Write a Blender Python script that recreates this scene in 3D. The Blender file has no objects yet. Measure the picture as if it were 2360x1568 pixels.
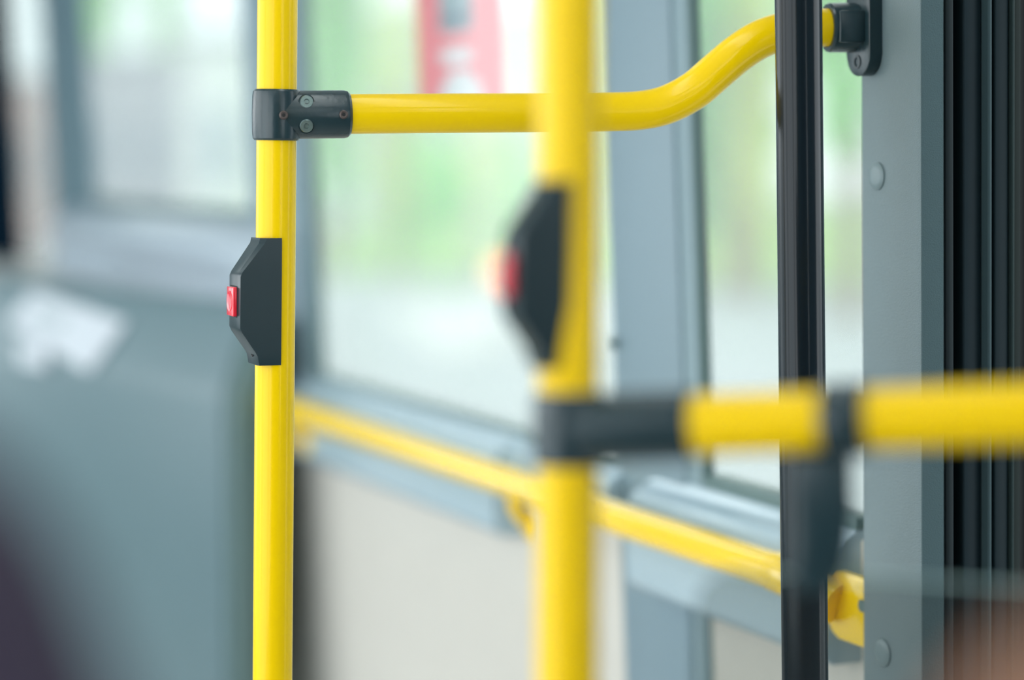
import bpy, bmesh, math, random
from mathutils import Vector as V, Matrix, noise as mnoise

# ------------------------------------------------------------------ camera, world, lamps, exposure
sc = bpy.context.scene
FPX = 85 / 36 * 2360
PITCH = math.radians(4.4)
CAM = V((0, 0, 1.5))
cd = bpy.data.cameras.new('camera'); cam = bpy.data.objects.new('camera', cd); sc.collection.objects.link(cam)
cd.lens = 85; cd.sensor_width = 36; cd.clip_end = 500; cd.clip_start = .05
cam.location = CAM; cam.rotation_euler = (math.radians(90) - PITCH, 0, 0)
cd.dof.use_dof = True; cd.dof.focus_distance = 2.125; cd.dof.aperture_fstop = 1.6
sc.camera = cam
vs = sc.view_settings
vs.view_transform = 'Standard'; vs.look = 'None'; vs.gamma = 1; vs.use_curve_mapping = False
vs.exposure = 0.17
sc.cycles.use_denoising = True
sc.cycles.max_bounces = 10; sc.cycles.transparent_max_bounces = 16
sc.cycles.caustics_reflective = False; sc.cycles.caustics_refractive = False
SKY = 3.9
w = bpy.data.worlds.new('overcast'); sc.world = w; w.use_nodes = True
nt = w.node_tree; bg = nt.nodes['Background']
tc = nt.nodes.new('ShaderNodeTexCoord'); nz = nt.nodes.new('ShaderNodeTexNoise'); nz.inputs['Scale'].default_value = 2.2
nz.inputs['Detail'].default_value = 3
cr = nt.nodes.new('ShaderNodeValToRGB')
cr.color_ramp.elements[0].position = .3; cr.color_ramp.elements[0].color = (.74, .86, .92, 1)
cr.color_ramp.elements[1].position = .7; cr.color_ramp.elements[1].color = (1, 1, 1, 1)
nt.links.new(tc.outputs['Generated'], nz.inputs['Vector']); nt.links.new(nz.outputs['Fac'], cr.inputs['Fac'])
nt.links.new(cr.outputs['Color'], bg.inputs['Color']); bg.inputs['Strength'].default_value = SKY
sd = bpy.data.lights.new('sun', 'SUN'); sun = bpy.data.objects.new('sun', sd); sc.collection.objects.link(sun)
sd.energy = 1.6; sd.angle = math.radians(12); sd.color = (1, .98, .94)
sun.rotation_euler = (math.radians(16), 0, math.radians(-35))

# ------------------------------------------------------------------ picture rays and the frame of the bus
def ray(px, py):
    x = (px - 1180) / FPX; y = -(py - 784) / FPX
    return V((x, y * math.sin(PITCH) + math.cos(PITCH), y * math.cos(PITCH) - math.sin(PITCH)))
def P(px, py, d): return CAM + ray(px, py) * d
def PY(px, py, y): r = ray(px, py); return CAM + r * (y / r.y)         # on a vertical plane at distance y
def hit(px, py, o, n): r = ray(px, py); return CAM + r * ((o - CAM).dot(n) / r.dot(n))
A = math.radians(22.08)
NH = V((-math.cos(A), -math.sin(A), 0)); U = V((-math.sin(A), math.cos(A), 0)); Z = V((0, 0, 1))
VV = Z + NH * .043                                        # the side wall leans in a little
WO = V((1.16079736, .47087899, 0)); WN = U.cross(VV).normalized()
if WN.x > 0: WN = -WN
def W(s, t, o=0): return WO + U * s + VV * t + WN * o     # along, up, inward from the right side wall

# ------------------------------------------------------------------ materials
def mat(name, col, rough=.5, metal=0, coat=0, noise=0, nscale=60, bump=0, bscale=400, emit=None, estr=0, spec=.5, sub=0):
    m = bpy.data.materials.new(name); m.use_nodes = True; t = m.node_tree; b = t.nodes['Principled BSDF']
    b.inputs['Base Color'].default_value = (*col, 1); b.inputs['Roughness'].default_value = rough
    b.inputs['Metallic'].default_value = metal; b.inputs['Coat Weight'].default_value = coat
    b.inputs['Coat Roughness'].default_value = .08; b.inputs['Specular IOR Level'].default_value = spec
    if emit: b.inputs['Emission Color'].default_value = (*emit, 1); b.inputs['Emission Strength'].default_value = estr
    if noise or bump:
        c = t.nodes.new('ShaderNodeTexCoord')
    if noise:
        n = t.nodes.new('ShaderNodeTexNoise'); n.inputs['Scale'].default_value = nscale; n.inputs['Detail'].default_value = 4
        mx = t.nodes.new('ShaderNodeMix'); mx.data_type = 'RGBA'
        mx.inputs['A'].default_value = (*[x * (1 - noise) for x in col], 1)
        mx.inputs['B'].default_value = (*[min(1, x * (1 + noise)) for x in col], 1)
        t.links.new(c.outputs['Object'], n.inputs['Vector']); t.links.new(n.outputs['Fac'], mx.inputs['Factor'])
        t.links.new(mx.outputs['Result'], b.inputs['Base Color'])
    if bump:
        n2 = t.nodes.new('ShaderNodeTexNoise'); n2.inputs['Scale'].default_value = bscale; n2.inputs['Detail'].default_value = 2
        bp = t.nodes.new('ShaderNodeBump'); bp.inputs['Strength'].default_value = bump; bp.inputs['Distance'].default_value = .001
        t.links.new(c.outputs['Object'], n2.inputs['Vector']); t.links.new(n2.outputs['Fac'], bp.inputs['Height'])
        t.links.new(bp.outputs['Normal'], b.inputs['Normal'])
    return m
YEL = mat('yellow_paint', (.90, .58, .0), .28, coat=.15, spec=.15, noise=.02, nscale=9, bump=.03, bscale=90)
YEL2 = mat('yellow_cast', (.92, .60, .0), .16, coat=.6)
CHA = mat('charcoal_cast', (.011, .030, .037), .27, coat=.0, spec=.5, noise=.12, nscale=40, bump=.12, bscale=260)
CHP = mat('charcoal_plastic', (.009, .025, .031), .28, coat=.0, spec=.28, bump=.04, bscale=120)
RED = mat('red_button', (.80, .012, .035), .22, coat=.4, noise=.15, nscale=90)
ZINC = mat('zinc_screw', (.20, .265, .26), .38, metal=.85, noise=.25, nscale=500)
BRZ = mat('rivet_bronze', (.085, .065, .06), .45, metal=.5)
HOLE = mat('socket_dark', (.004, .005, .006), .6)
BLK = mat('black_paint', (.006, .011, .015), .16, coat=.0, spec=.22, bump=.06, bscale=60)
PIL = mat('pillar_grey', (.145, .20, .215), .42, noise=.08, nscale=14, bump=.55, bscale=900)
CAP = mat('cap_grey', (.16, .22, .235), .4)
RUB = mat('rubber_black', (.003, .005, .006), .5, spec=.15)
SLA = mat('door_slate', (.009, .017, .021), .4, spec=.06, noise=.1, nscale=30)
TRM = mat('trim_bluegrey', (.165, .24, .28), .42, noise=.03, nscale=8)
TRM2 = mat('sill_bluegrey', (.36, .47, .53), .25, coat=.3)
GSK = mat('gasket', (.10, .165, .165), .5)
CPI = mat('cab_pillar', (.10, .165, .195), .6, spec=.15)
BEI = mat('panel_beige', (.54, .52, .47), .55, noise=.05, nscale=25, bump=.1, bscale=200)
NAV = mat('dark_navy', (.004, .012, .022), .8, spec=.0)
CON = mat('console_grey', (.105, .17, .19), .36, noise=.03, nscale=6)
CEI = mat('ceiling_white', (.70, .72, .72), .5)
FLO = mat('floor_vinyl', (.62, .62, .60), .6, noise=.25, nscale=120)
PAP = mat('paper', (.50, .54, .58), .6)
INK = mat('ink', (.2, .28, .28), .6)
PLU = mat('plum_fabric', (.020, .012, .030), .9, noise=.2, nscale=200)
TAN = mat('tan_leather', (.20, .080, .036), .55, noise=.1, nscale=80, bump=.3, bscale=200)
ASP = mat('asphalt', (.40, .44, .455), .9, noise=.08, nscale=.5)
GRS = mat('grass', (.30, .50, .13), .9, noise=.3, nscale=1.5)
WHT = mat('white_paint', (.66, .66, .68), .4)
GRW = mat('grey_wall', (.46, .46, .50), .8, noise=.05, nscale=2)
BRK = mat('brick', (.62, .42, .38), .85, noise=.1, nscale=8)
BRKD = mat('window_dark', (.10, .13, .15), .2)
BARK = mat('bark', (.30, .25, .17), .9)
TYR = mat('tyre', (.02, .02, .02), .8)
AMB = mat('amber_lens', (.9, .4, .02), .3, emit=(1, .42, .05), estr=5)
FILL_LAMP = mat('fill_lamp_diffuser', (.9, .9, .9), .5, emit=(.93, 1, 1), estr=6.5)  # glow of the added fill lamps
STR = mat('sticker_red', (.98, .48, .52), .5)
STG = mat('sticker_grey', (.50, .60, .64), .5)
STG2 = mat('sticker_pale_grey', (.58, .66, .74), .5)
STW = mat('sticker_white', (.9, .9, .92), .5)
def leafmat(name, col):
    m = mat(name, col, .6, noise=.3, nscale=1.5); t = m.node_tree; b = t.nodes['Principled BSDF']
    tr = t.nodes.new('ShaderNodeBsdfTranslucent'); tr.inputs['Color'].default_value = (*[min(1, c * 1.5) for c in col], 1)
    mx = t.nodes.new('ShaderNodeMixShader'); mx.inputs['Fac'].default_value = .45
    t.links.new(b.outputs[0], mx.inputs[1]); t.links.new(tr.outputs[0], mx.inputs[2])
    t.links.new(mx.outputs[0], t.nodes['Material Output'].inputs['Surface']); return m
LF1 = leafmat('leaf_green', (.44, .78, .34)); LF2 = leafmat('leaf_yellowgreen', (.66, .78, .34)); LF3 = leafmat('leaf_pale', (.42, .66, .40))
for m_ in ('sticker_red', 'sticker_grey', 'sticker_pale_grey', 'sticker_white'):     # printed film lets daylight through
    m = bpy.data.materials[m_]; t = m.node_tree; b = t.nodes['Principled BSDF']
    tr = t.nodes.new('ShaderNodeBsdfTranslucent'); tr.inputs['Color'].default_value = b.inputs['Base Color'].default_value
    mx = t.nodes.new('ShaderNodeMixShader'); mx.inputs['Fac'].default_value = .85
    t.links.new(b.outputs[0], mx.inputs[1]); t.links.new(tr.outputs[0], mx.inputs[2])
    t.links.new(mx.outputs[0], t.nodes['Material Output'].inputs['Surface'])
def glass(name, tint, haze, hcol, rough=.02, ior=1.5):
    m = bpy.data.materials.new(name); m.use_nodes = True; t = m.node_tree; t.nodes.remove(t.nodes['Principled BSDF'])
    out = t.nodes['Material Output']
    tr = t.nodes.new('ShaderNodeBsdfTransparent'); tr.inputs['Color'].default_value = (*tint, 1)
    df = t.nodes.new('ShaderNodeBsdfDiffuse'); df.inputs['Color'].default_value = (*hcol, 1)
    tl = t.nodes.new('ShaderNodeBsdfTranslucent'); tl.inputs['Color'].default_value = (*hcol, 1)
    ad = t.nodes.new('ShaderNodeMixShader'); ad.inputs['Fac'].default_value = .65
    m1 = t.nodes.new('ShaderNodeMixShader'); m1.inputs['Fac'].default_value = haze
    gl = t.nodes.new('ShaderNodeBsdfGlossy'); gl.inputs['Roughness'].default_value = rough
    fr = t.nodes.new('ShaderNodeFresnel'); fr.inputs['IOR'].default_value = ior
    m2 = t.nodes.new('ShaderNodeMixShader')
    L = t.links.new
    L(df.outputs[0], ad.inputs[1]); L(tl.outputs[0], ad.inputs[2]); L(tr.outputs[0], m1.inputs[1]); L(ad.outputs[0], m1.inputs[2])
    
    ge = t.nodes.new('ShaderNodeNewGeometry'); iv = t.nodes.new('ShaderNodeMath'); iv.operation = 'SUBTRACT'; iv.inputs[0].default_value = 1
    mu = t.nodes.new('ShaderNodeMath'); mu.operation = 'MULTIPLY'      # the mirror shine only on the outer side of each face
    L(ge.outputs['Backfacing'], iv.inputs[1]); L(iv.outputs[0], mu.inputs[0]); L(fr.outputs[0], mu.inputs[1]); L(mu.outputs[0], m2.inputs['Fac']); L(m1.outputs[0], m2.inputs[1]); L(gl.outputs[0], m2.inputs[2]); L(m2.outputs[0], out.inputs['Surface'])
    return m
PANE = glass('veiled_window_glass', (.61, .625, .61), .15, (.86, .91, .90), ior=1.3)  # pale haze mixed into the glass stands in for bloom over the view
SMOKE = glass('smoked_glass', (.80, .81, .80), .03, (.3, .32, .33), rough=.05, ior=1.25)
GEDGE = mat('glass_edge', (.30, .42, .42), .3)

# ------------------------------------------------------------------ mesh helpers
def finish(name, bm, m, parent=None, smooth=True, ang=35):
    me = bpy.data.meshes.new(name); bmesh.ops.recalc_face_normals(bm, faces=bm.faces[:]); bm.to_mesh(me); bm.free()
    me.materials.append(m)
    if smooth:
        for p in me.polygons: p.use_smooth = True
        me.set_sharp_from_angle(angle=math.radians(ang))
    o = bpy.data.objects.new(name, me); sc.collection.objects.link(o)
    if parent:
        o.parent = parent; o.location = -parent.location if False else (0, 0, 0)
        o.matrix_parent_inverse = Matrix.Translation(-parent.location) if parent.type == 'EMPTY' else Matrix()
    return o
def tag(o, label, cat, group=None, kind=None):
    if label: o['label'] = label
    if cat: o['category'] = cat
    if group: o['group'] = group
    if kind: o['kind'] = kind
    return o
def thing(name, loc, label, cat, group=None, kind=None):
    o = bpy.data.objects.new(name, None); sc.collection.objects.link(o); o.location = loc; o.empty_display_size = .05
    return tag(o, label, cat, group, kind)
def lab(o, s): o['label'] = s; return o
def add_tube(bm, pts, r, seg=32, cap=True):
    pts = [V(p) for p in pts]; rr = r if isinstance(r, (list, tuple)) else [r] * len(pts)
    rings = []; prev = None
    for i, p in enumerate(pts):
        t = (pts[min(i + 1, len(pts) - 1)] - pts[max(i - 1, 0)]).normalized()
        if prev is None:
            x = t.orthogonal().normalized()
        else:
            x = (prev - t * prev.dot(t)).normalized()
        prev = x; y = t.cross(x)
        rings.append([bm.verts.new(p + (x * math.cos(2 * math.pi * k / seg) + y * math.sin(2 * math.pi * k / seg)) * rr[i]) for k in range(seg)])
    for a, b in zip(rings, rings[1:]):
        for k in range(seg): bm.faces.new((a[k], a[(k + 1) % seg], b[(k + 1) % seg], b[k]))
    if cap:
        bm.faces.new(rings[0]); bm.faces.new(rings[-1])
def add_lathe(bm, o, axis, prof, seg=48):
    """prof: list of (distance along axis, radius)"""
    axis = axis.normalized(); x = axis.orthogonal().normalized(); y = axis.cross(x); rings = []
    for h, r in prof:
        if r < 1e-6: rings.append([bm.verts.new(o + axis * h)])
        else: rings.append([bm.verts.new(o + axis * h + (x * math.cos(2 * math.pi * k / seg) + y * math.sin(2 * math.pi * k / seg)) * r) for k in range(seg)])
    for a, b in zip(rings, rings[1:]):
        for k in range(seg):
            k2 = (k + 1) % seg
            if len(a) == 1 and len(b) == 1: continue
            if len(a) == 1: bm.faces.new((a[0], b[k2], b[k]))
            elif len(b) == 1: bm.faces.new((a[k], a[k2], b[0]))
            else: bm.faces.new((a[k], a[k2], b[k2], b[k]))
def add_prism(bm, loop, vec, bevel=0, bseg=3):
    """loop: list of world points, swept along vec"""
    a = [bm.verts.new(p) for p in loop]; b = [bm.verts.new(p + vec) for p in loop]; n = len(loop)
    fs = [bm.faces.new(a), bm.faces.new(list(reversed(b)))]
    for k in range(n): fs.append(bm.faces.new((a[k], b[k], b[(k + 1) % n], a[(k + 1) % n])))
    if bevel:
        es = list({e for f in fs for e in f.edges})
        bmesh.ops.bevel(bm, geom=es, offset=bevel, segments=bseg, affect='EDGES', profile=.5, clamp_overlap=True)
def box(bm, o, ex, ey, ez, bevel=0, bseg=3):
    add_prism(bm, [o, o + ex, o + ex + ey, o + ey], ez, bevel, bseg)
def rrect(cx, cy, w_, h_, r, n=6):
    pts = []
    for (sx, sy, a0) in ((1, 1, 0), (-1, 1, 90), (-1, -1, 180), (1, -1, 270)):
        for k in range(n + 1):
            a = math.radians(a0 + 90 * k / n)
            pts.append((cx + sx * (w_ / 2 - r) + r * math.cos(a), cy + sy * (h_ / 2 - r) + r * math.sin(a)))
    return pts
def smooth_path(pts, n=8):
    out = []
    for i in range(len(pts) - 1):
        p0 = pts[max(i - 1, 0)]; p1 = pts[i]; p2 = pts[i + 1]; p3 = pts[min(i + 2, len(pts) - 1)]
        for k in range(n):
            t = k / n
            out.append(.5 * ((2 * p1) + (p2 - p0) * t + (2 * p0 - 5 * p1 + 4 * p2 - p3) * t * t + (-p0 + 3 * p1 - 3 * p2 + p3) * t ** 3))
    out.append(pts[-1]); return out
def one(name, m, fn, parent=None, smooth=True, ang=35):
    bm = bmesh.new(); fn(bm); return finish(name, bm, m, parent, smooth, ang)

# ------------------------------------------------------------------ the setting: floor, ceiling, both side walls
def bus(s, o, z): return V((WO.x, WO.y, 0)) + U * s + NH * o + Z * z       # upright bus frame
S0, S1 = 1.95, 9.5
# floor covers the aisle from behind the camera to the cab
tag(one('floor', FLO, lambda bm: box(bm, bus(-7, -.12, -.06), U * 16.5, NH * 2.64, Z * .06)), None, None, kind='structure')
tag(one('ceiling', CEI, lambda bm: box(bm, bus(-7, -.1, 2.32), U * 16.5, NH * 2.6, Z * .05)), None, None, kind='structure')
# right wall: lower panels, header
def wall_r(bm):
    box(bm, W(2.0, 0, 0), U * .51, VV * 1.02, -WN * .05)
    box(bm, W(2.51, 0, 0), U * 7, VV * 1.12, -WN * .05)
    box(bm, W(2.04, 1.0, -.002), U * .48, VV * .12, -WN * .048)
tag(one('wall_right', BEI, wall_r, smooth=False), None, None, kind='structure')
tag(one('trim_header', TRM, lambda bm: box(bm, W(2.0, 2.08, .01), U * 7.5, VV * .24, -WN * .06, .01)), None, None, kind='structure')
# pillars between the windows of the right side wall
def pillar(name, s0, s1, t0, t1, m, o=.012, back=.02):
    p = one(name, m, lambda bm: box(bm, W(s0, t0, o), U * (s1 - s0), VV * (t1 - t0), -WN * (o + back), .004))
    tag(p, None, None, kind='structure'); return p
pa = pillar('trim_1', 2.43, 2.615, .0, 2.10, TRM, .008)
one('gasket', GSK, lambda bm: box(bm, W(2.390, .0, .002), U * .008, VV * 2.1, -WN * .012, .002), pa)
one('edge_strip', mat('pillar_side', (.19, .27, .30), .5), lambda bm: box(bm, W(2.397, .0, .004), U * .036, VV * 2.1, -WN * .018, .002), pa)
def hook(bm):
    add_lathe(bm, W(2.601, 1.277, .012), WN, [(0, .006), (.006, .006), (.008, .004), (.008, 0)], 16)
one('hook', GSK, hook, pa)
pb = pillar('trim_2', 3.83, 4.15, 1.10, 2.10, TRM, .008)
one('gasket', GSK, lambda bm: box(bm, W(3.812, 1.1, .003), U * .020, VV * 1.0, -WN * .012, .002), pb)
one('gasket', GSK, lambda bm: box(bm, W(4.148, 1.36, .003), U * .02, VV * .74, -WN * .012, .002), pb)
pc = pillar('trim_3', 5.49, 5.93, .0, 2.10, CPI, .008, .008)
pd_ = pillar('trim_4', 6.40, 7.6, .0, 2.10, NAV, .008, .008)
# window sills (mouldings) : cross-section swept along the wall
def sill(name, s0, s1, prof, m, round_near=False):
    def f(bm):
        n = 1 if not round_near else 10
        ss = [s0, s1]
        rings = []
        segs = [s0, s1] if not round_near else None
        add_prism(bm, [W(s0, t, o) for (o, t) in prof], U * (s1 - s0), .006, 3)
    return tag(one(name, m, f, ang=50), None, None, kind='structure')
def arcprof(t_top, t_bot, depth, r):
    pr = [(-.02, t_top + .0), (.004, t_top)]
    for k in range(9):
        a = math.radians(90 - 90 * k / 8)
        pr.append((depth - r + r * math.cos(a) * 1.0, t_top - .012 - r + r * math.sin(a)))
    pr += [(depth, t_bot + .012), (depth - .012, t_bot), (-.02, t_bot)]
    return pr
sb = sill('trim_5', 2.93, 4.15, arcprof(1.131, .998, .045, .03), TRM2)
sa = sill('trim_6', 2.06, 2.517, arcprof(1.131, .998, .045, .03), TRM2)
one('gasket', GSK, lambda bm: box(bm, W(2.06, 1.129, .004), U * .335, VV * .014, -WN * .03, .003), sa)
one('gasket', GSK, lambda bm: box(bm, W(2.60, 1.125, .004), U * 1.22, VV * .010, -WN * .03, .003), sb)
sl = sill('trim_7', 3.89, 5.62, [(-.02, 1.385), (.01, 1.38), (.07, 1.352), (.085, 1.335), (.075, 1.30), (.06, 1.27), (.085, 1.25), (.08, 1.225), (-.02, 1.215)], mat('cab_sill', (.40, .47, .53), .3, coat=.2))
one('gasket', GSK, lambda bm: box(bm, W(4.16, 1.383, .004), U * 1.36, VV * .016, -WN * .03, .003), sl)
lg = sill('trim_10', 2.60, 2.95, arcprof(1.131, 1.055, .030, .02), TRM2)
lo = sill('trim_8', 4.15, 7.0, [(-.02, 1.215), (.05, 1.21), (.05, .0), (-.02, .0)], mat('cab_wall', (.33, .35, .34), .5))
# windows: panes of glass with the bloom put in as a pale veil
def window(name, s0, s1, t0, t1):
    o = one(name, GSK, lambda bm: [box(bm, W(s0 - .01, t0 - .015, -.006), U * (s1 - s0 + .02), VV * .02, -WN * .01),
                                 box(bm, W(s0 - .01, t1 - .005, -.006), U * (s1 - s0 + .02), VV * .02, -WN * .01)], smooth=False)
    tag(o, None, None, kind='structure')
    one('pane', PANE, lambda bm: box(bm, W(s0 - .01, t0 - .01, -.010), U * (s1 - s0 + .02), VV * (t1 - t0 + .02), -WN * .005), o, smooth=False)
    return o
window('window_1', 2.605, 3.82, 1.11, 2.08)
window('window_2', 1.95, 2.40, 1.11, 2.08)
window('window_3', 4.15, 5.50, 1.36, 2.08)
window('window_4', 5.92, 6.41, 1.20, 2.08)
# left side wall with its row of windows, opposite
LW = 2.42
def wall_l(bm):
    box(bm, bus(-7, LW, 0), U * 16.5, NH * .06, Z * .6)
    box(bm, bus(-7, LW, 2.1), U * 16.5, NH * .06, Z * .22)
    box(bm, bus(-7, LW, .6), U * 6.4, NH * .06, Z * 1.5)
    box(bm, bus(6.2, LW, .6), U * 1.4, NH * .06, Z * 1.5)
    for s in (-.9, .55, 2.0, 3.45):
        box(bm, bus(s, LW, .6), U * .10, NH * .06, Z * 1.5)
LWM = mat('left_wall_grey', (.12, .18, .20), .5)
tag(one('wall_left', LWM, wall_l, smooth=False), None, None, kind='structure')
REAR = mat('rear_wall', (.22, .27, .29), .6)
tag(one('wall_rear', REAR, lambda bm: box(bm, bus(-7.06, -.1, 0), U * .06, NH * 2.6, Z * 2.32), smooth=False), None, None, kind='structure')
tag(one('wall_front', REAR, lambda bm: box(bm, bus(9.5, -.1, 0), U * .06, NH * 2.6, Z * 2.32), smooth=False), None, None, kind='structure')
def wall_rb(bm):        # the same side wall goes on behind the camera, after the door opening
    box(bm, bus(-7, -.06, 0), U * 8.6, NH * .06, Z * .95)
    box(bm, bus(-7, -.06, 2.05), U * 8.6, NH * .06, Z * .27)
    for a_, b_ in ((-7, -4.6), (-3.2, -2.9), (-1.5, -1.2), (.2, 1.6)): box(bm, bus(a_, -.06, .95), U * (b_ - a_), NH * .06, Z * 1.1)
tag(one('wall_right_rear', TRM, wall_rb, smooth=False), None, None, kind='structure')
# unseen fill lamps, added in two rows under the ceiling to brighten the interior
for s in (-3.8, -2.2, -.6, 1.0, 2.6, 4.2):
    for o_ in (.42, 1.75):
        c = bus(s, o_, 2.285)
        t = thing('fill_lamp', bus(s + .6, o_, 2.32), 'long unseen ceiling lamp with a frosted diffuser, added to brighten the aisle', 'lamp', 'added fill lamps over the aisle')
        one('fill_lamp_housing', CEI, lambda bm: box(bm, c, U * 1.2, NH * .12, Z * .03, .004), t)
        one('fill_diffuser', FILL_LAMP, lambda bm: box(bm, c - Z * .012 + U * .02 + NH * .015, U * 1.16, NH * .09, Z * .012, .004), t)

# ------------------------------------------------------------------ grey door pillar and the folded door on the right
PO = P(1983, 700, 2.25); PO.z = 0
VP = Z + NH * .017
PN = U.cross(VP).normalized()
if PN.x > 0: PN = -PN
PO = PO - NH * (.017 * (P(1983, 700, 2.25).z))
def pw(px, py, o=0): return hit(px, py, PO + PN * o, PN)
E_ = -U                                                   # towards the camera along the wall
e1 = (pw(2120, 700) - pw(1983, 700)).dot(E_); ebase = (pw(1983, 700) - PO).dot(E_)
prof = [(0, -.045), (0, -.004), (.004, 0), (e1 - .004, 0), (e1, -.0012), (e1 + .007, -.018), (e1 + .005, -.022), (e1 - .03, -.045)]
dp = one('trim_9', PIL, lambda bm: add_prism(bm, [PO + E_ * (ebase + e) + NH * o for e, o in prof], VP * 2.32), ang=25)
tag(dp, None, None, kind='structure')
one('edge_strip', mat('facet_shade_grey', (.06, .10, .11), .45, bump=.55, bscale=900, spec=.3), lambda bm: add_prism(bm, [PO + E_ * (ebase + e) + NH * o + Z * .02 for e, o in
    [(e1 - .001, -.0006), (e1 + .0012, -.0012), (e1 + .0088, -.0185), (e1 + .006, -.0185)]], VP * 2.28), dp, ang=25)  # thin strip over the turned facet, its shade put into the colour
for (px, py) in ((2022, 406), (2036, 1505)):
    c = pw(px, py)
    cp = one('cover_cap', CAP, lambda bm: add_lathe(bm, c - PN * .001, PN, [(0, .0132), (.0022, .0132), (.0034, .0118), (.0040, .007), (.0042, 0)], 40), dp)
# door leaf profiles, standing across the picture's right edge
DO = PO + E_ * (ebase + e1 + .004) - NH * .02
Q = -NH
def dq(px): h = hit(px, 784, DO, U); return (h - DO).dot(Q) + .017 * h.z
door = one('door_1', SLA, lambda bm: box(bm, DO + Q * dq(2400) + U * .01 + Z * .02, Q * .5, U * .035, VP * 2.15, .003))
tag(door, None, None, kind='structure')
def strip(name, a, b, fwd, m, dep=.05, bev=.002):
    return one(name, m, lambda bm: box(bm, DO + Q * dq(a) - U * fwd + Z * .02, Q * (dq(b) - dq(a)), U * (dep + fwd), VP * 2.2, bev), door)
BRN = mat('seal_brown', (.007, .009, .009), .55, spec=.06)
strip('seal_strip', 2150, 2176, .000, BRN)
strip('seal_strip', 2174, 2190, .006, mat('seal_grey', (.013, .019, .021), .5, spec=.06))
strip('seal_strip', 2189, 2203, -.010, BRN)
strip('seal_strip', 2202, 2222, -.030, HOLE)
strip('door_profile', 2219, 2262, .000, SLA)
strip('door_profile', 2262, 2272, .010, mat('profile_edge', (.03, .05, .055), .35, spec=.06))
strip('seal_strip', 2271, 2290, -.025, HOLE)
strip('door_profile', 2284, 2318, .004, mat('door_slate_cool', (.006, .013, .016), .4, spec=.06))
strip('door_profile', 2320, 2326, .008, mat('profile_edge_green', (.018, .03, .03), .35, spec=.06))
strip('door_profile', 2327, 2352, .000, mat('door_slate_green', (.006, .011, .010), .45, spec=.06))
strip('seal_strip', 2352, 2405, -.02, RUB)

# ------------------------------------------------------------------ poles
def long_axis(p, q, z0, z1):
    d = (q - p); return p + d * ((z0 - p.z) / d.z), p + d * ((z1 - p.z) / d.z)
fa, fb = PY(639.5, 0, 2.122), PY(628, 1568, 2.122)
f0, f1 = long_axis(fa, fb, .0, 2.32); FAX = (f1 - f0).normalized()
def fpt(py):      # point on far pole axis at picture row
    r = ray(633, py); zz = CAM.z + r.z * 2.122 / r.y; return f0 + (f1 - f0) * ((zz - f0.z) / (f1.z - f0.z))
tag(one('grab_pole', YEL, lambda bm: add_tube(bm, [f0 + (f1 - f0) * k / 30 for k in range(31)], .0175, 64)),
    'sharp yellow vertical grab pole left of centre, with a red-buttoned box on it', 'pole')
ba, bb = PY(1840, 0, 2.105), PY(1855.5, 1568, 2.105)
b0, b1 = long_axis(ba, bb, .0, 2.32)
tag(one('door_pole', BLK, lambda bm: add_tube(bm, [b0 + (b1 - b0) * k / 30 for k in range(31)], .0205, 64)),
    'glossy black vertical pole standing in front of the grey door pillar', 'pole')
na, nb = PY(1312, 0, 1.44), PY(1307, 1568, 1.42)
n0, n1 = long_axis(na, nb, .0, 2.32)
def npt(py):
    r = ray(1305, py); zz = CAM.z + r.z * 1.43 / r.y; return n0 + (n1 - n0) * ((zz - n0.z) / (n1.z - n0.z))
tag(one('grab_pole', YEL, lambda bm: add_tube(bm, [n0 + (n1 - n0) * k / 30 for k in range(31)], .0185, 64)),
    'blurred near yellow vertical grab pole right of centre, joined to the glass partition rail', 'pole')

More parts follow.
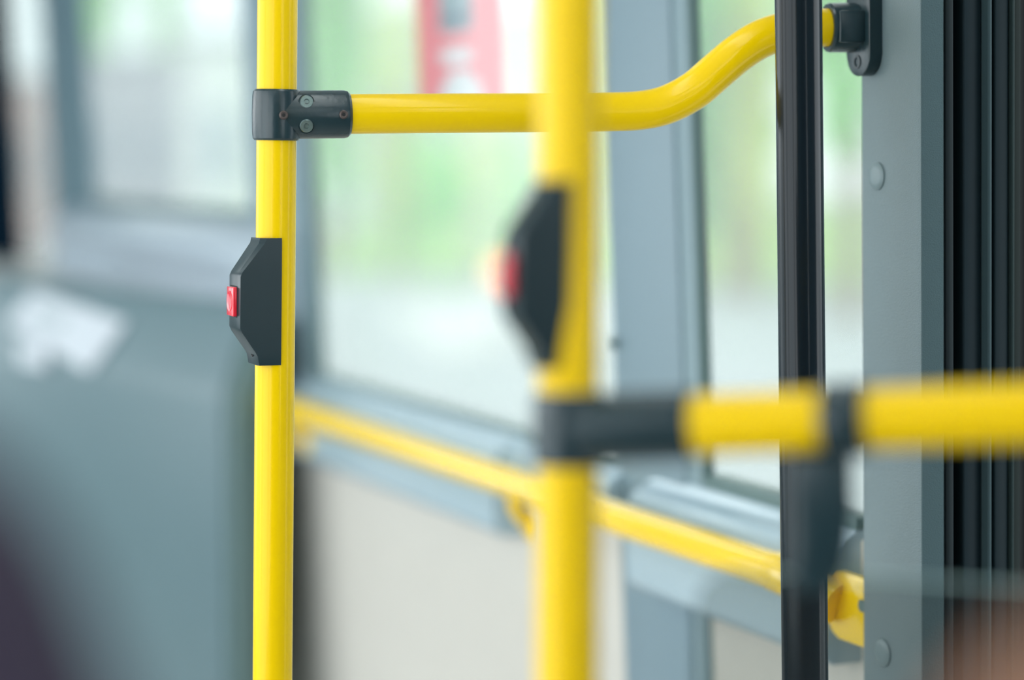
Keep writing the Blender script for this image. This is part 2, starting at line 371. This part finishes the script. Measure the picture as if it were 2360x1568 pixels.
# ------------------------------------------------------------------ upper yellow rail with its two fittings
ay = math.radians(12); QR = V((math.cos(ay), math.sin(ay), 0)); QN = V((-math.sin(ay), math.cos(ay), 0))
fc = fpt(265)
rp = [hit(x, y, fc, QN) for x, y in ((645, 264.5), (900, 262), (1200, 260), (1400, 258), (1480, 254), (1540, 240), (1600, 208), (1650, 166), (1700, 124), (1750, 92), (1800, 74), (1850, 66), (1900, 63.5), (1950, 63))]
tag(one('hand_rail', YEL, lambda bm: add_tube(bm, smooth_path(rp, 8), .0175, 56)),
    'yellow rail with an S-bend running from the sharp pole to the door pillar', 'rail')
def tee(name, c, axis, q, label, sock=.0645, back=False):
    t = thing(name, c, label, 'pipe clamp')
    R1, R2 = .0216, .0211
    def body(bm):
        add_lathe(bm, c, axis, [(-.0222, .0178), (-.0222, .0192), (-.0205, .0207), (-.016, .0213), (0, R1), (.016, .0213), (.0205, .0207), (.0222, .0192), (.0222, .0178)], 72)
        add_lathe(bm, c, q, [(.004, R2), (sock - .0055, R2), (sock - .0022, R2 - .0008), (sock, R2 - .003), (sock, .0176)], 72)
    one('clamp_body', CHA, body, t, ang=28)
    side = q.cross(axis).normalized()
    if side.y > 0: side = -side
    def on(h, k, r=R2):       # point on the socket surface: h along q, k along axis
        return c + q * h + axis * k + side * math.sqrt(max(r * r - k * k, 0))
    for k in (() if back else (.0108, -.0098)):
        p = on(.0238, k) ; nn = (side * .93 + axis * (.37 * (1 if k > 0 else -1))).normalized(); nn = (nn + side).normalized()
        sr = one('screw', ZINC, lambda bm: add_lathe(bm, p - nn * .004, nn, [(0, .0058), (.0050, .0058), (.0058, .0052), (.0058, .0024), (.0044, .0020), (.0044, 0)], 40), t)
        one('screw_recess', CHP, lambda bm: add_lathe(bm, p - nn * .0046, nn, [(0, .0070), (.0046, .0070), (.0046, .0059)], 40), sr)
    for h in (() if back else (.0035, sock - .0085)):
        p = on(h, -.0005, R1 + .0003 if h < .02 else R2)
        sr = one('rivet', BRZ, lambda bm: add_lathe(bm, p - side * .002, side, [(0, .0040), (.0030, .0038), (.0037, .0028), (.0034, .0016)], 32), t)
        one('rivet_hole', HOLE, lambda bm: add_lathe(bm, p - side * .002, side, [(.0, .0016), (.0033, .0016), (.0033, 0)], 24), sr)
    return t
tee('pipe_clamp', fc, FAX, (rp[1] - rp[0]).normalized(), 'sharp charcoal T-clamp with two zinc screws joining far pole and S-bend rail')
# wall flange of the rail
ms = thing('rail_flange', pw(1998, 70), 'charcoal flange and socket fixing the S-bend rail to the grey door pillar', 'wall bracket')
ax = (rp[-1] - rp[-2]).normalized(); sc0 = hit(1906, 64, fc, QN)
lng = (hit(2000, 64, fc, QN) - sc0).length
def sock(bm):
    add_lathe(bm, sc0, ax, [(.0, .0178), (0, .0215), (.002, .0226), (lng * .66, .0228), (lng * .8, .0250), (lng + .012, .0250)], 8 * 8)
one('socket', CHA, sock, ms, ang=25)
def flat(bm):       # cast boss faces on the socket
    s_ = ax.cross(Z).normalized()
    s_ = s_ if s_.y < 0 else -s_
    box(bm, sc0 + ax * .004 + s_ * .0165 - Z * .0145, ax * (lng * .62), s_ * .0075, Z * .029, .002)
one('boss', CHA, flat, ms)
fl = [(x, z) for x, z in rrect(0, 0, .042, .088, .020, 8)]
fo = pw(2006, 64)
def flange(bm):
    add_prism(bm, [fo + E_ * x + VP * z for x, z in fl], PN * .013, .0022, 3)
one('flange_plate', CHA, flange, ms, ang=50)
scw = hit(1976, 143, fo + PN * .013, PN)
sr = one('screw', CHP, lambda bm: add_lathe(bm, scw - PN * .001, PN, [(0, .0062), (.0018, .0062), (.0018, .0042), (.0008, .0042), (.0008, 0)], 32), ms)

# ------------------------------------------------------------------ stop-button boxes
def button_box(c, yaw, label, back=-.0005):
    o = V((-math.cos(yaw), -math.sin(yaw), 0)); wd = V((math.sin(yaw), -math.cos(yaw), 0))
    t = thing('stop_button_box', c, label, 'stop button')
    def L(oo, ww, zz): return c + o * oo + wd * ww + FAX * zz
    # z, o at sides, half width at sides, o at front, half width at front
    lv = [(.0555, .0125, .0185, .0182, .0150), (.0510, .0150, .0188, .0192, .0145), (.0262, .0348, .0190, .0362, .0128), (.0225, .0365, .0190, .0375, .0120),
          (-.0225, .0365, .0190, .0375, .0120), (-.0262, .0348, .0190, .0362, .0128), (-.0440, .0225, .0188, .0232, .0150), (-.0475, .0205, .0188, .0210, .0150), (-.0555, .0190, .0185, .0198, .0150)]
    def body(bm):
        rings = []
        for z, os_, ws, of, wf in lv:
            rings.append([bm.verts.new(L(*q, z)) for q in ((back, ws), (os_, ws), (of, wf), (of, -wf), (os_, -ws), (back, -ws))])
        for a, b in zip(rings, rings[1:]):
            for k in range(6): bm.faces.new((a[k], a[(k + 1) % 6], b[(k + 1) % 6], b[k]))
        bm.faces.new(rings[0]); bm.faces.new(rings[-1])
        bmesh.ops.bevel(bm, geom=[e for e in bm.edges if e.calc_face_angle(0) > .25], offset=.0011, segments=3, affect='EDGES', clamp_overlap=True)
    one('housing', CHP, body, t, ang=22)
    def btn(bm):
        box(bm, L(.0350, -.0105, -.0125), wd * .0220, o * .0062, FAX * .0255, .0009, 3)
    b = one('push_button', RED, btn, t)
    one('button_dish', RED, lambda bm: add_lathe(bm, L(.0406, .0004, .0002), o, [(0, .0092), (.0009, .0092), (.0012, .0086), (.0007, .0070), (.0005, 0)], 32), b)
    one('button_bezel', RUB, lambda bm: box(bm, L(.0362, -.0115, -.0136), wd * .0238, o * .0016, FAX * .0277, .0005), t)
    one('bottom_screw', HOLE, lambda bm: add_lathe(bm, L(.0212, .004, -.0462), o, [(-.003, .0024), (.0008, .0024), (.0008, .0012), (-.001, .0012), (-.001, 0)], 20), t)
    return t
button_box(fpt(693), math.radians(21), 'sharp charcoal box with a red stop button on the left grab pole')
button_box(npt(633), math.radians(14), 'blurred charcoal box with a red stop button on the near grab pole', .004)

# ------------------------------------------------------------------ near rail, clamps, smoked glass partition
nc = npt(988)
nr = [nc, PY(1700, 976, 1.425), PY(2000, 967, 1.395), PY(2400, 953, 1.345), PY(3300, 925, 1.25)]
# straight in plan
q1 = (nr[3] - nc).normalized()
tag(one('hand_rail', YEL, lambda bm: add_tube(bm, [nc + q1 * (k * .05 + .01) for k in range(21)], .0180, 56)),
    'blurred yellow horizontal rail in front, carrying the glass partition', 'rail')
tee('pipe_clamp', nc, (n1 - n0).normalized(), q1, 'blurred charcoal T-clamp joining the near yellow pole and partition rail', sock=.077, back=True)
GN = q1.cross(Z).normalized(); GN = GN if GN.y < 0 else -GN
def gp(px, py, o=0): return hit(px, py, nc + GN * o, GN)
QH = V((q1.x, q1.y, 0)).normalized()
def gpan(bm):
    tl = gp(1606, 1312, 0); r = .022
    ztop = tl.z; pts = []
    for k in range(9):
        a = math.radians(180 - 90 * k / 8); pts.append((r + r * math.cos(a), -r + r * math.sin(a)))
    pts = [(0, -.95)] + pts + [(1.0, 0), (1.0, -.95)]
    add_prism(bm, [tl + QH * x + Z * z - GN * .004 for x, z in pts], GN * .008)
gl = one('glass_partition', SMOKE, gpan, ang=30)
tag(gl, 'smoked glass partition with a rounded corner hanging below the near rail', 'partition')
def gedge(bm):
    tl = gp(1606, 1312, 0)
    box(bm, tl + QH * .02 - GN * .0038 - Z * .0006, QH * .975, GN * .0076, Z * .0012)
lab(one('polished_edge', GEDGE, gedge, gl), 'pale polished top edge of the glass')
gc = thing('glass_clamp', gp(1945, 960), 'blurred dark clamp gripping the near rail and the smoked glass below', 'clamp')
cc = nc + q1 * ((gp(1948, 967) - nc).dot(q1))
one('clamp_ring', CHA, lambda bm: add_lathe(bm, cc, q1, [(-.0125, .0182), (-.0125, .0205), (-.0105, .0218), (.0105, .0218), (.0125, .0205), (.0125, .0182)], 56), gc)
tp = [(1832, 1045), (1958, 1045), (1960, 1180), (1953, 1270), (1935, 1335), (1905, 1362), (1850, 1362), (1832, 1340)]
for sgn in (1, -1):
    one('clamp_jaw', CHA, lambda bm: add_prism(bm, [gp(x, y, 0) + GN * sgn * .0045 for x, y in tp], GN * sgn * .0095, .003, 3), gc)
bp_ = gp(1890, 1335)
one('bolt', ZINC, lambda bm: add_lathe(bm, bp_ - GN * .016, GN, [(0, 0), (0, .0035), (.026, .0035), (.028, .0026), (.028, 0)], 24), gc)

# ------------------------------------------------------------------ yellow rail along the window sill
RO = .068
def rl(s): return W(s, 1.089, RO)
wr = thing('sill_rail', W(3.2, 1.09, RO), 'yellow hand rail running along the side wall under the windows', 'rail')
one('tube', YEL2, lambda bm: add_tube(bm, [rl(2.05 + k * .1) for k in range(28)], .0192, 40), wr)
for s in (3.765, 2.80):
    def brk(bm):
        add_tube(bm, smooth_path([W(s, 1.085, RO), W(s, 1.058, RO - .002), W(s, 1.040, RO - .014), W(s, 1.034, .045)], 6), .0095, 24)
        add_lathe(bm, W(s, 1.034, .0448), WN, [(0, .020), (.004, .020), (.006, .017), (.006, 0)], 32)
    one('bracket', YEL2, brk, wr)
def endbrk(bm):
    add_prism(bm, [W(1.99 + x, 1.070 + z, .045) for x, z in rrect(0, 0, .09, .066, .022, 8)], WN * .007, .002, 3)
    add_tube(bm, smooth_path([W(2.10, 1.089, RO), W(2.06, 1.087, RO), W(2.03, 1.080, RO - .006), W(2.01, 1.072, .054)], 6), [.0212] * 19, 32)
eb = one('end_bracket', YEL2, endbrk, wr, ang=50)
he = hit(1986, 1397, W(2.07, 1.05, .0525), WN)
one('screw_hole', GSK, lambda bm: add_lathe(bm, he - WN * .001, WN, [(0, .006), (.0016, .006), (.0016, .0)], 24), eb)

# ------------------------------------------------------------------ sticker on the window (outer face)
def sg(s, t, o=-.0158): return W(s, t, o)
st = thing('window_sticker', W(3.1, 1.6, -.034), 'tall red window sticker with a grey square and a white pictogram', 'sticker')
ell = [(3.145 + .088 * math.cos(math.radians(a)), 1.566 + .050 * math.sin(math.radians(a))) for a in range(0, 181, 15)]
sq, pb_, tx = rrect(3.153, 1.733, .130, .130, .012), rrect(3.153, 1.688, .100, .014, .005), rrect(3.158, 1.635, .125, .022, .010)
def backing(bm):       # printed film, cut out round the white and grey fields
    es = []
    for lp_ in ([(2.981, 1.558), (3.314, 1.558), (3.314, 1.98), (2.981, 1.98)], ell, sq, tx):
        vv = [bm.verts.new(sg(s_, t_)) for s_, t_ in lp_]
        es += [bm.edges.new((vv[k], vv[(k + 1) % len(vv)])) for k in range(len(vv))]
    bmesh.ops.triangle_fill(bm, use_beauty=True, edges=es)
    ex = bmesh.ops.extrude_face_region(bm, geom=bm.faces[:])
    bmesh.ops.translate(bm, verts=[v for v in ex['geom'] if isinstance(v, bmesh.types.BMVert)], vec=-WN * .0006)
one('backing', STR, backing, st, smooth=False)
def flatp(name, m, pts, o=-.0158):
    one(name, m, lambda bm: add_prism(bm, [sg(s, t, o) for s, t in pts], -WN * .0006), st, smooth=False)
flatp('grey_square', STG, sq); flatp('pale_bar', STG2, pb_, -.0150)
flatp('pictogram', STW, tx); flatp('pictogram', STW, ell)

# ------------------------------------------------------------------ grey moulded console with papers, cab side
cyaw = math.atan(.7)
CU = V((-math.sin(cyaw), math.cos(cyaw), 0)); CN = V((-math.cos(cyaw), -math.sin(cyaw), 0))
c0 = P(512, 900, 4.0); c0.z = 0
top = P(495, 700, 4.02).z
prof = [(0, .40), (0, top - .155), (-.004, top - .135), (-.048, top - .018), (-.060, top - .003), (-.075, top), (-.095, top), (-.095, .40)]
con = thing('moulded_console', c0, 'tall grey moulded plastic console in the lower left, papers lying on its sloping shoulder', 'console')
def fin(bm):
    add_prism(bm, [c0 + CN * o + Z * z for o, z in prof], CU * 1.1, .02, 5)
one('shell', CON, fin, con, ang=60)
one('edge_shade_strip', GSK, lambda bm: add_prism(bm, [c0 + CN * (o * .9 - .006) - CU * .0005 + Z * z for o, z in [(0, .4), (0, top - .15), (-.05, top - .03), (-.085, top - .02), (-.085, .4)]], -CU * .03, .008, 3), con)  # strip added to stand for the shade along the console's near edge
for k_ in (.08, 1.0): one('leg', GSK, lambda bm: add_tube(bm, [c0 + CN * -.055 + CU * k_, c0 + CN * -.055 + CU * k_ + Z * .41], .022, 20), con)
shp = c0 + CN * -.026 + Z * (top - .0765); shn = (CN * .117 + Z * .044).normalized()
def sheet(name, px, m, off, label, cat='paper'):
    pts = [hit(x, y, shp + shn * off, shn) for x, y in px]
    return tag(one(name, m, lambda bm: add_prism(bm, pts, shn * .0012), smooth=False), label, cat)
sh1 = sheet('paper_sheet', [(75, 668), (292, 742), (205, 858), (18, 748)], PAP, .004, 'tilted white paper sheet lying on the console shoulder')
for a, b in (((85, 712), (118, 726)), ((120, 732), (150, 742))):
    ps = [(a[0], a[1]), (b[0], b[1]), (b[0] - 8, b[1] + 14), (a[0] - 8, a[1] + 14)]
    one('print_block', INK, lambda bm: add_prism(bm, [hit(x, y, shp + shn * .0055, shn) for x, y in ps], shn * .0006), sh1, smooth=False)
sheet('paper_slip', [(38, 790), (110, 800), (108, 852), (48, 842)], PAP, .0075, 'small white slip overlapping the lower corner of the tilted sheet')

# ------------------------------------------------------------------ two seat backs close to the lens
def seat(name, c, w_, h_, d_, r, m, label, yaw=0, tilt=0):
    t = thing(name, V((c.x, c.y, 0)), label, 'seat')
    ex = V((math.cos(yaw), math.sin(yaw), 0)); ey = V((-math.sin(yaw), math.cos(yaw), 0))
    up = (Z + ex * tilt).normalized()
    def f(bm):
        add_prism(bm, [c + ex * x + up * z - ey * d_ / 2 for x, z in rrect(0, -h_ / 2, w_, h_, r, 10)], ey * d_, .03, 5)
    one('backrest', m, f, t, ang=70)
    one('seat_frame', RUB, lambda bm: add_prism(bm, [c - up * h_ * .96 + ex * x + ey * y for x, y in ((-w_ * .3, -.02), (w_ * .3, -.02), (w_ * .3, .03), (-w_ * .3, .03))], -Z * (c.z - h_ * .96)), t)
    return t
pl = P(-75, 900, .62)
seat('passenger_seat', pl + V((-.23, 0, .0)), .46, .40, .09, .06, PLU, 'dark plum seat back blurred in the lower left corner', tilt=-.35)
tr = P(2310, 1500, .60)
seat('passenger_seat', tr + V((.23, 0, 0)), .46, .40, .09, .035, TAN, 'tan leather seat back blurred in the lower right corner', tilt=.25)

# ------------------------------------------------------------------ outside: ground, verge, trees, vehicles, buildings
GZ = -.35
def G(px, py): r = ray(px, py); return CAM + r * ((GZ - CAM.z) / r.z)
tag(one('ground', ASP, lambda bm: box(bm, V((-60, 1, GZ - .3)), V((140, 0, 0)), V((0, 120, 0)), Z * .3), smooth=False), None, None, kind='structure')
tag(one('grass_verge', GRS, lambda bm: add_prism(bm, [V((-4.5, 37.5, GZ)), V((30, 24, GZ)), V((60, 90, GZ)), V((-4, 90, GZ))], Z * .02), smooth=False),
    'strip of bright grass beyond the pavement outside the windows', 'grass', kind='stuff')
tag(one('paving_patch', WHT, lambda bm: add_prism(bm, [G(890, 705), G(1130, 690), G(1190, 790), G(1010, 815)], Z * .01), smooth=False),
    'white painted patch on the grey ground seen through the middle window', 'road marking')
random.seed(5)
def tree(x, y, h, r, lf, label, trunk=True, n=1500, z0=.25, leaf=.16, group=None):
    GZ = -.35 + (.025 if y > 33 else 0)      # on the verge
    z0 = max(z0, .06 + leaf / h)
    t = thing('tree', V((x, y, GZ)), label, 'tree', group)
    c = V((x, y, GZ + h * (z0 + 1) / 2)); hz = h * (1 - z0) / 2
    def cr_(bm):
        for _ in range(n):
            while True:
                p = V((random.uniform(-1, 1), random.uniform(-1, 1), random.uniform(-1, 1)))
                if .35 < p.length < 1 + .25 * mnoise.noise(p * 2.5 + c): break
            q = c + V((p.x * r, p.y * r, p.z * hz))
            a = V((random.gauss(0, 1), random.gauss(0, 1), random.gauss(0, 1))).normalized(); b = a.orthogonal().normalized()
            b = (b * math.cos(5 * p.x) + a.cross(b) * math.sin(5 * p.x)); k = leaf * random.uniform(.6, 1.3)
            d = a.cross(b)
            vs_ = [bm.verts.new(q + b * k), bm.verts.new(q + d * k * .5), bm.verts.new(q - b * k), bm.verts.new(q - d * k * .5)]
            bm.faces.new(vs_)
    one('crown', lf, cr_, t, smooth=False)
    if trunk:
        one('trunk', BARK, lambda bm: [add_tube(bm, [V((x, y, GZ)), V((x + .05, y, GZ + h * .3)), V((x, y + .1, GZ + h * .62))], [.035 * h * .6, .028 * h * .6, .012 * h], 12),
                                     add_tube(bm, [V((x, y, GZ + h * .33)), V((x + r * .4, y, GZ + h * .6))], [.012 * h, .006 * h], 8),
                                     add_tube(bm, [V((x, y, GZ + h * .36)), V((x - r * .4, y + .2, GZ + h * .65))], [.012 * h, .006 * h], 8)], t)
def X(px, y): return (px - 1180) / FPX * y
tree(X(765, 38), 38, 8.5, .6, LF1, 'narrow green tree behind the left edge of the middle window', n=1800, z0=.1, leaf=.2)
tree(X(910, 36), 36, 4.4, .35, LF2, 'thin yellow-green sapling left of the red sticker', n=260, z0=.1)
tree(X(1115, 34), 34, 5.2, .30, LF2, 'slender yellow-green tree seen below the red sticker', n=260, z0=.1)
tree(X(950, 39), 39, 2.4, .8, LF1, 'low round green bush beyond the pavement in the middle window', False, n=500, z0=.0)
tree(X(1140, 38), 38, 2.6, .7, LF1, 'low green bush behind the near red button', False, n=420, z0=.0)
tree(X(1690, 32), 32, 9.5, 1.15, LF1, 'large green tree filling the top of the window beside the black pole', n=3400, z0=.40, leaf=.2)
tree(X(1960, 27), 27, 8.2, .75, LF1, 'green tree seen between the black pole and grey pillar', n=2200, z0=.22, leaf=.2)
tree(X(1660, 34), 34, 4.6, .9, LF3, 'pale green shrub below the large green tree', False, n=1300, z0=.0, leaf=.2)
tree(X(1745, 30), 30, 4.6, .26, LF2, 'slender yellow-green tree left of the black pole', n=600, z0=.0)
tree(X(1330, 36), 36, 6, .6, LF2, 'yellow-green tree behind the near yellow pole', n=900, z0=.05)
tree(X(225, 60), 60, 12, .65, LF1, 'tall green tree above the grey shed in the cab window', n=1200, z0=.2, leaf=.25)
tree(X(385, 58), 58, 11, .32, LF1, 'thin green tree between the grey shed and white building', n=500, z0=.2, leaf=.22)
tree(X(60, 55), 55, 3.0, .6, LF1, 'green bush low in the far left window slit', False, n=500, z0=.0, leaf=.25)
def building(name, px0, px1, y, ytop, m, label, cat, rows=2, cols=3, depth=8):
    GZ = -.33
    x0, x1 = X(px0, y), X(px1, y); zt = P(px0, ytop, y).z
    t = thing(name, V(((x0 + x1) / 2, y, GZ)), label, cat)
    one('wall', m, lambda bm: box(bm, V((x0, y, GZ)), V((x1 - x0, 0, 0)), V((0, depth, 0)), Z * (zt - GZ)), t, smooth=False)
    one('roof', GRW, lambda bm: box(bm, V((x0 - .1, y - .1, zt)), V((x1 - x0 + .2, 0, 0)), V((0, depth + .2, 0)), Z * .15), t, smooth=False)
    for r_ in range(rows):
        for c_ in range(cols):
            wx = x0 + (x1 - x0) * (c_ + .3) / cols; wz = GZ + (zt - GZ) * (r_ + .35) / rows
            one('window', STG2, lambda bm: box(bm, V((wx, y - .03, wz)), V(((x1 - x0) / cols * .35, 0, 0)), V((0, .05, 0)), Z * ((zt - GZ) / rows * .35)), t, smooth=False)
    return t
building('shed', 195, 420, 45, 140, GRW, 'low grey shed outside the cab window', 'building', 1, 2)
building('white_building', 425, 600, 40, 100, mat('white_render', (.92, .92, .94), .6), 'bright white building outside the cab window beside the sharp pole', 'building', 1, 1)
building('brick_kiosk', 30, 108, 46, 190, BRK, 'small pinkish brick kiosk in the far left window slit', 'building', 1, 1)
building('pale_building', 830, 1600, 60, 30, WHT, 'long pale building far beyond the trees in the middle window', 'building', 3, 9)
# amber lamp on a post
lp = P(1158, 622, 24)
GZ = -.338
t = thing('warning_lamp', V((lp.x, lp.y, GZ)), 'orange warning lamp on a post behind the near button box', 'lamp')
one('post', GRW, lambda bm: add_tube(bm, [V((lp.x, lp.y, GZ)), V((lp.x, lp.y, lp.z - .10))], .03, 16), t)
one('lens', AMB, lambda bm: add_lathe(bm, V((lp.x, lp.y, lp.z - .10)), Z, [(0, .0), (0, .09), (.10, .10), (.17, .07), (.20, 0)], 24), t)
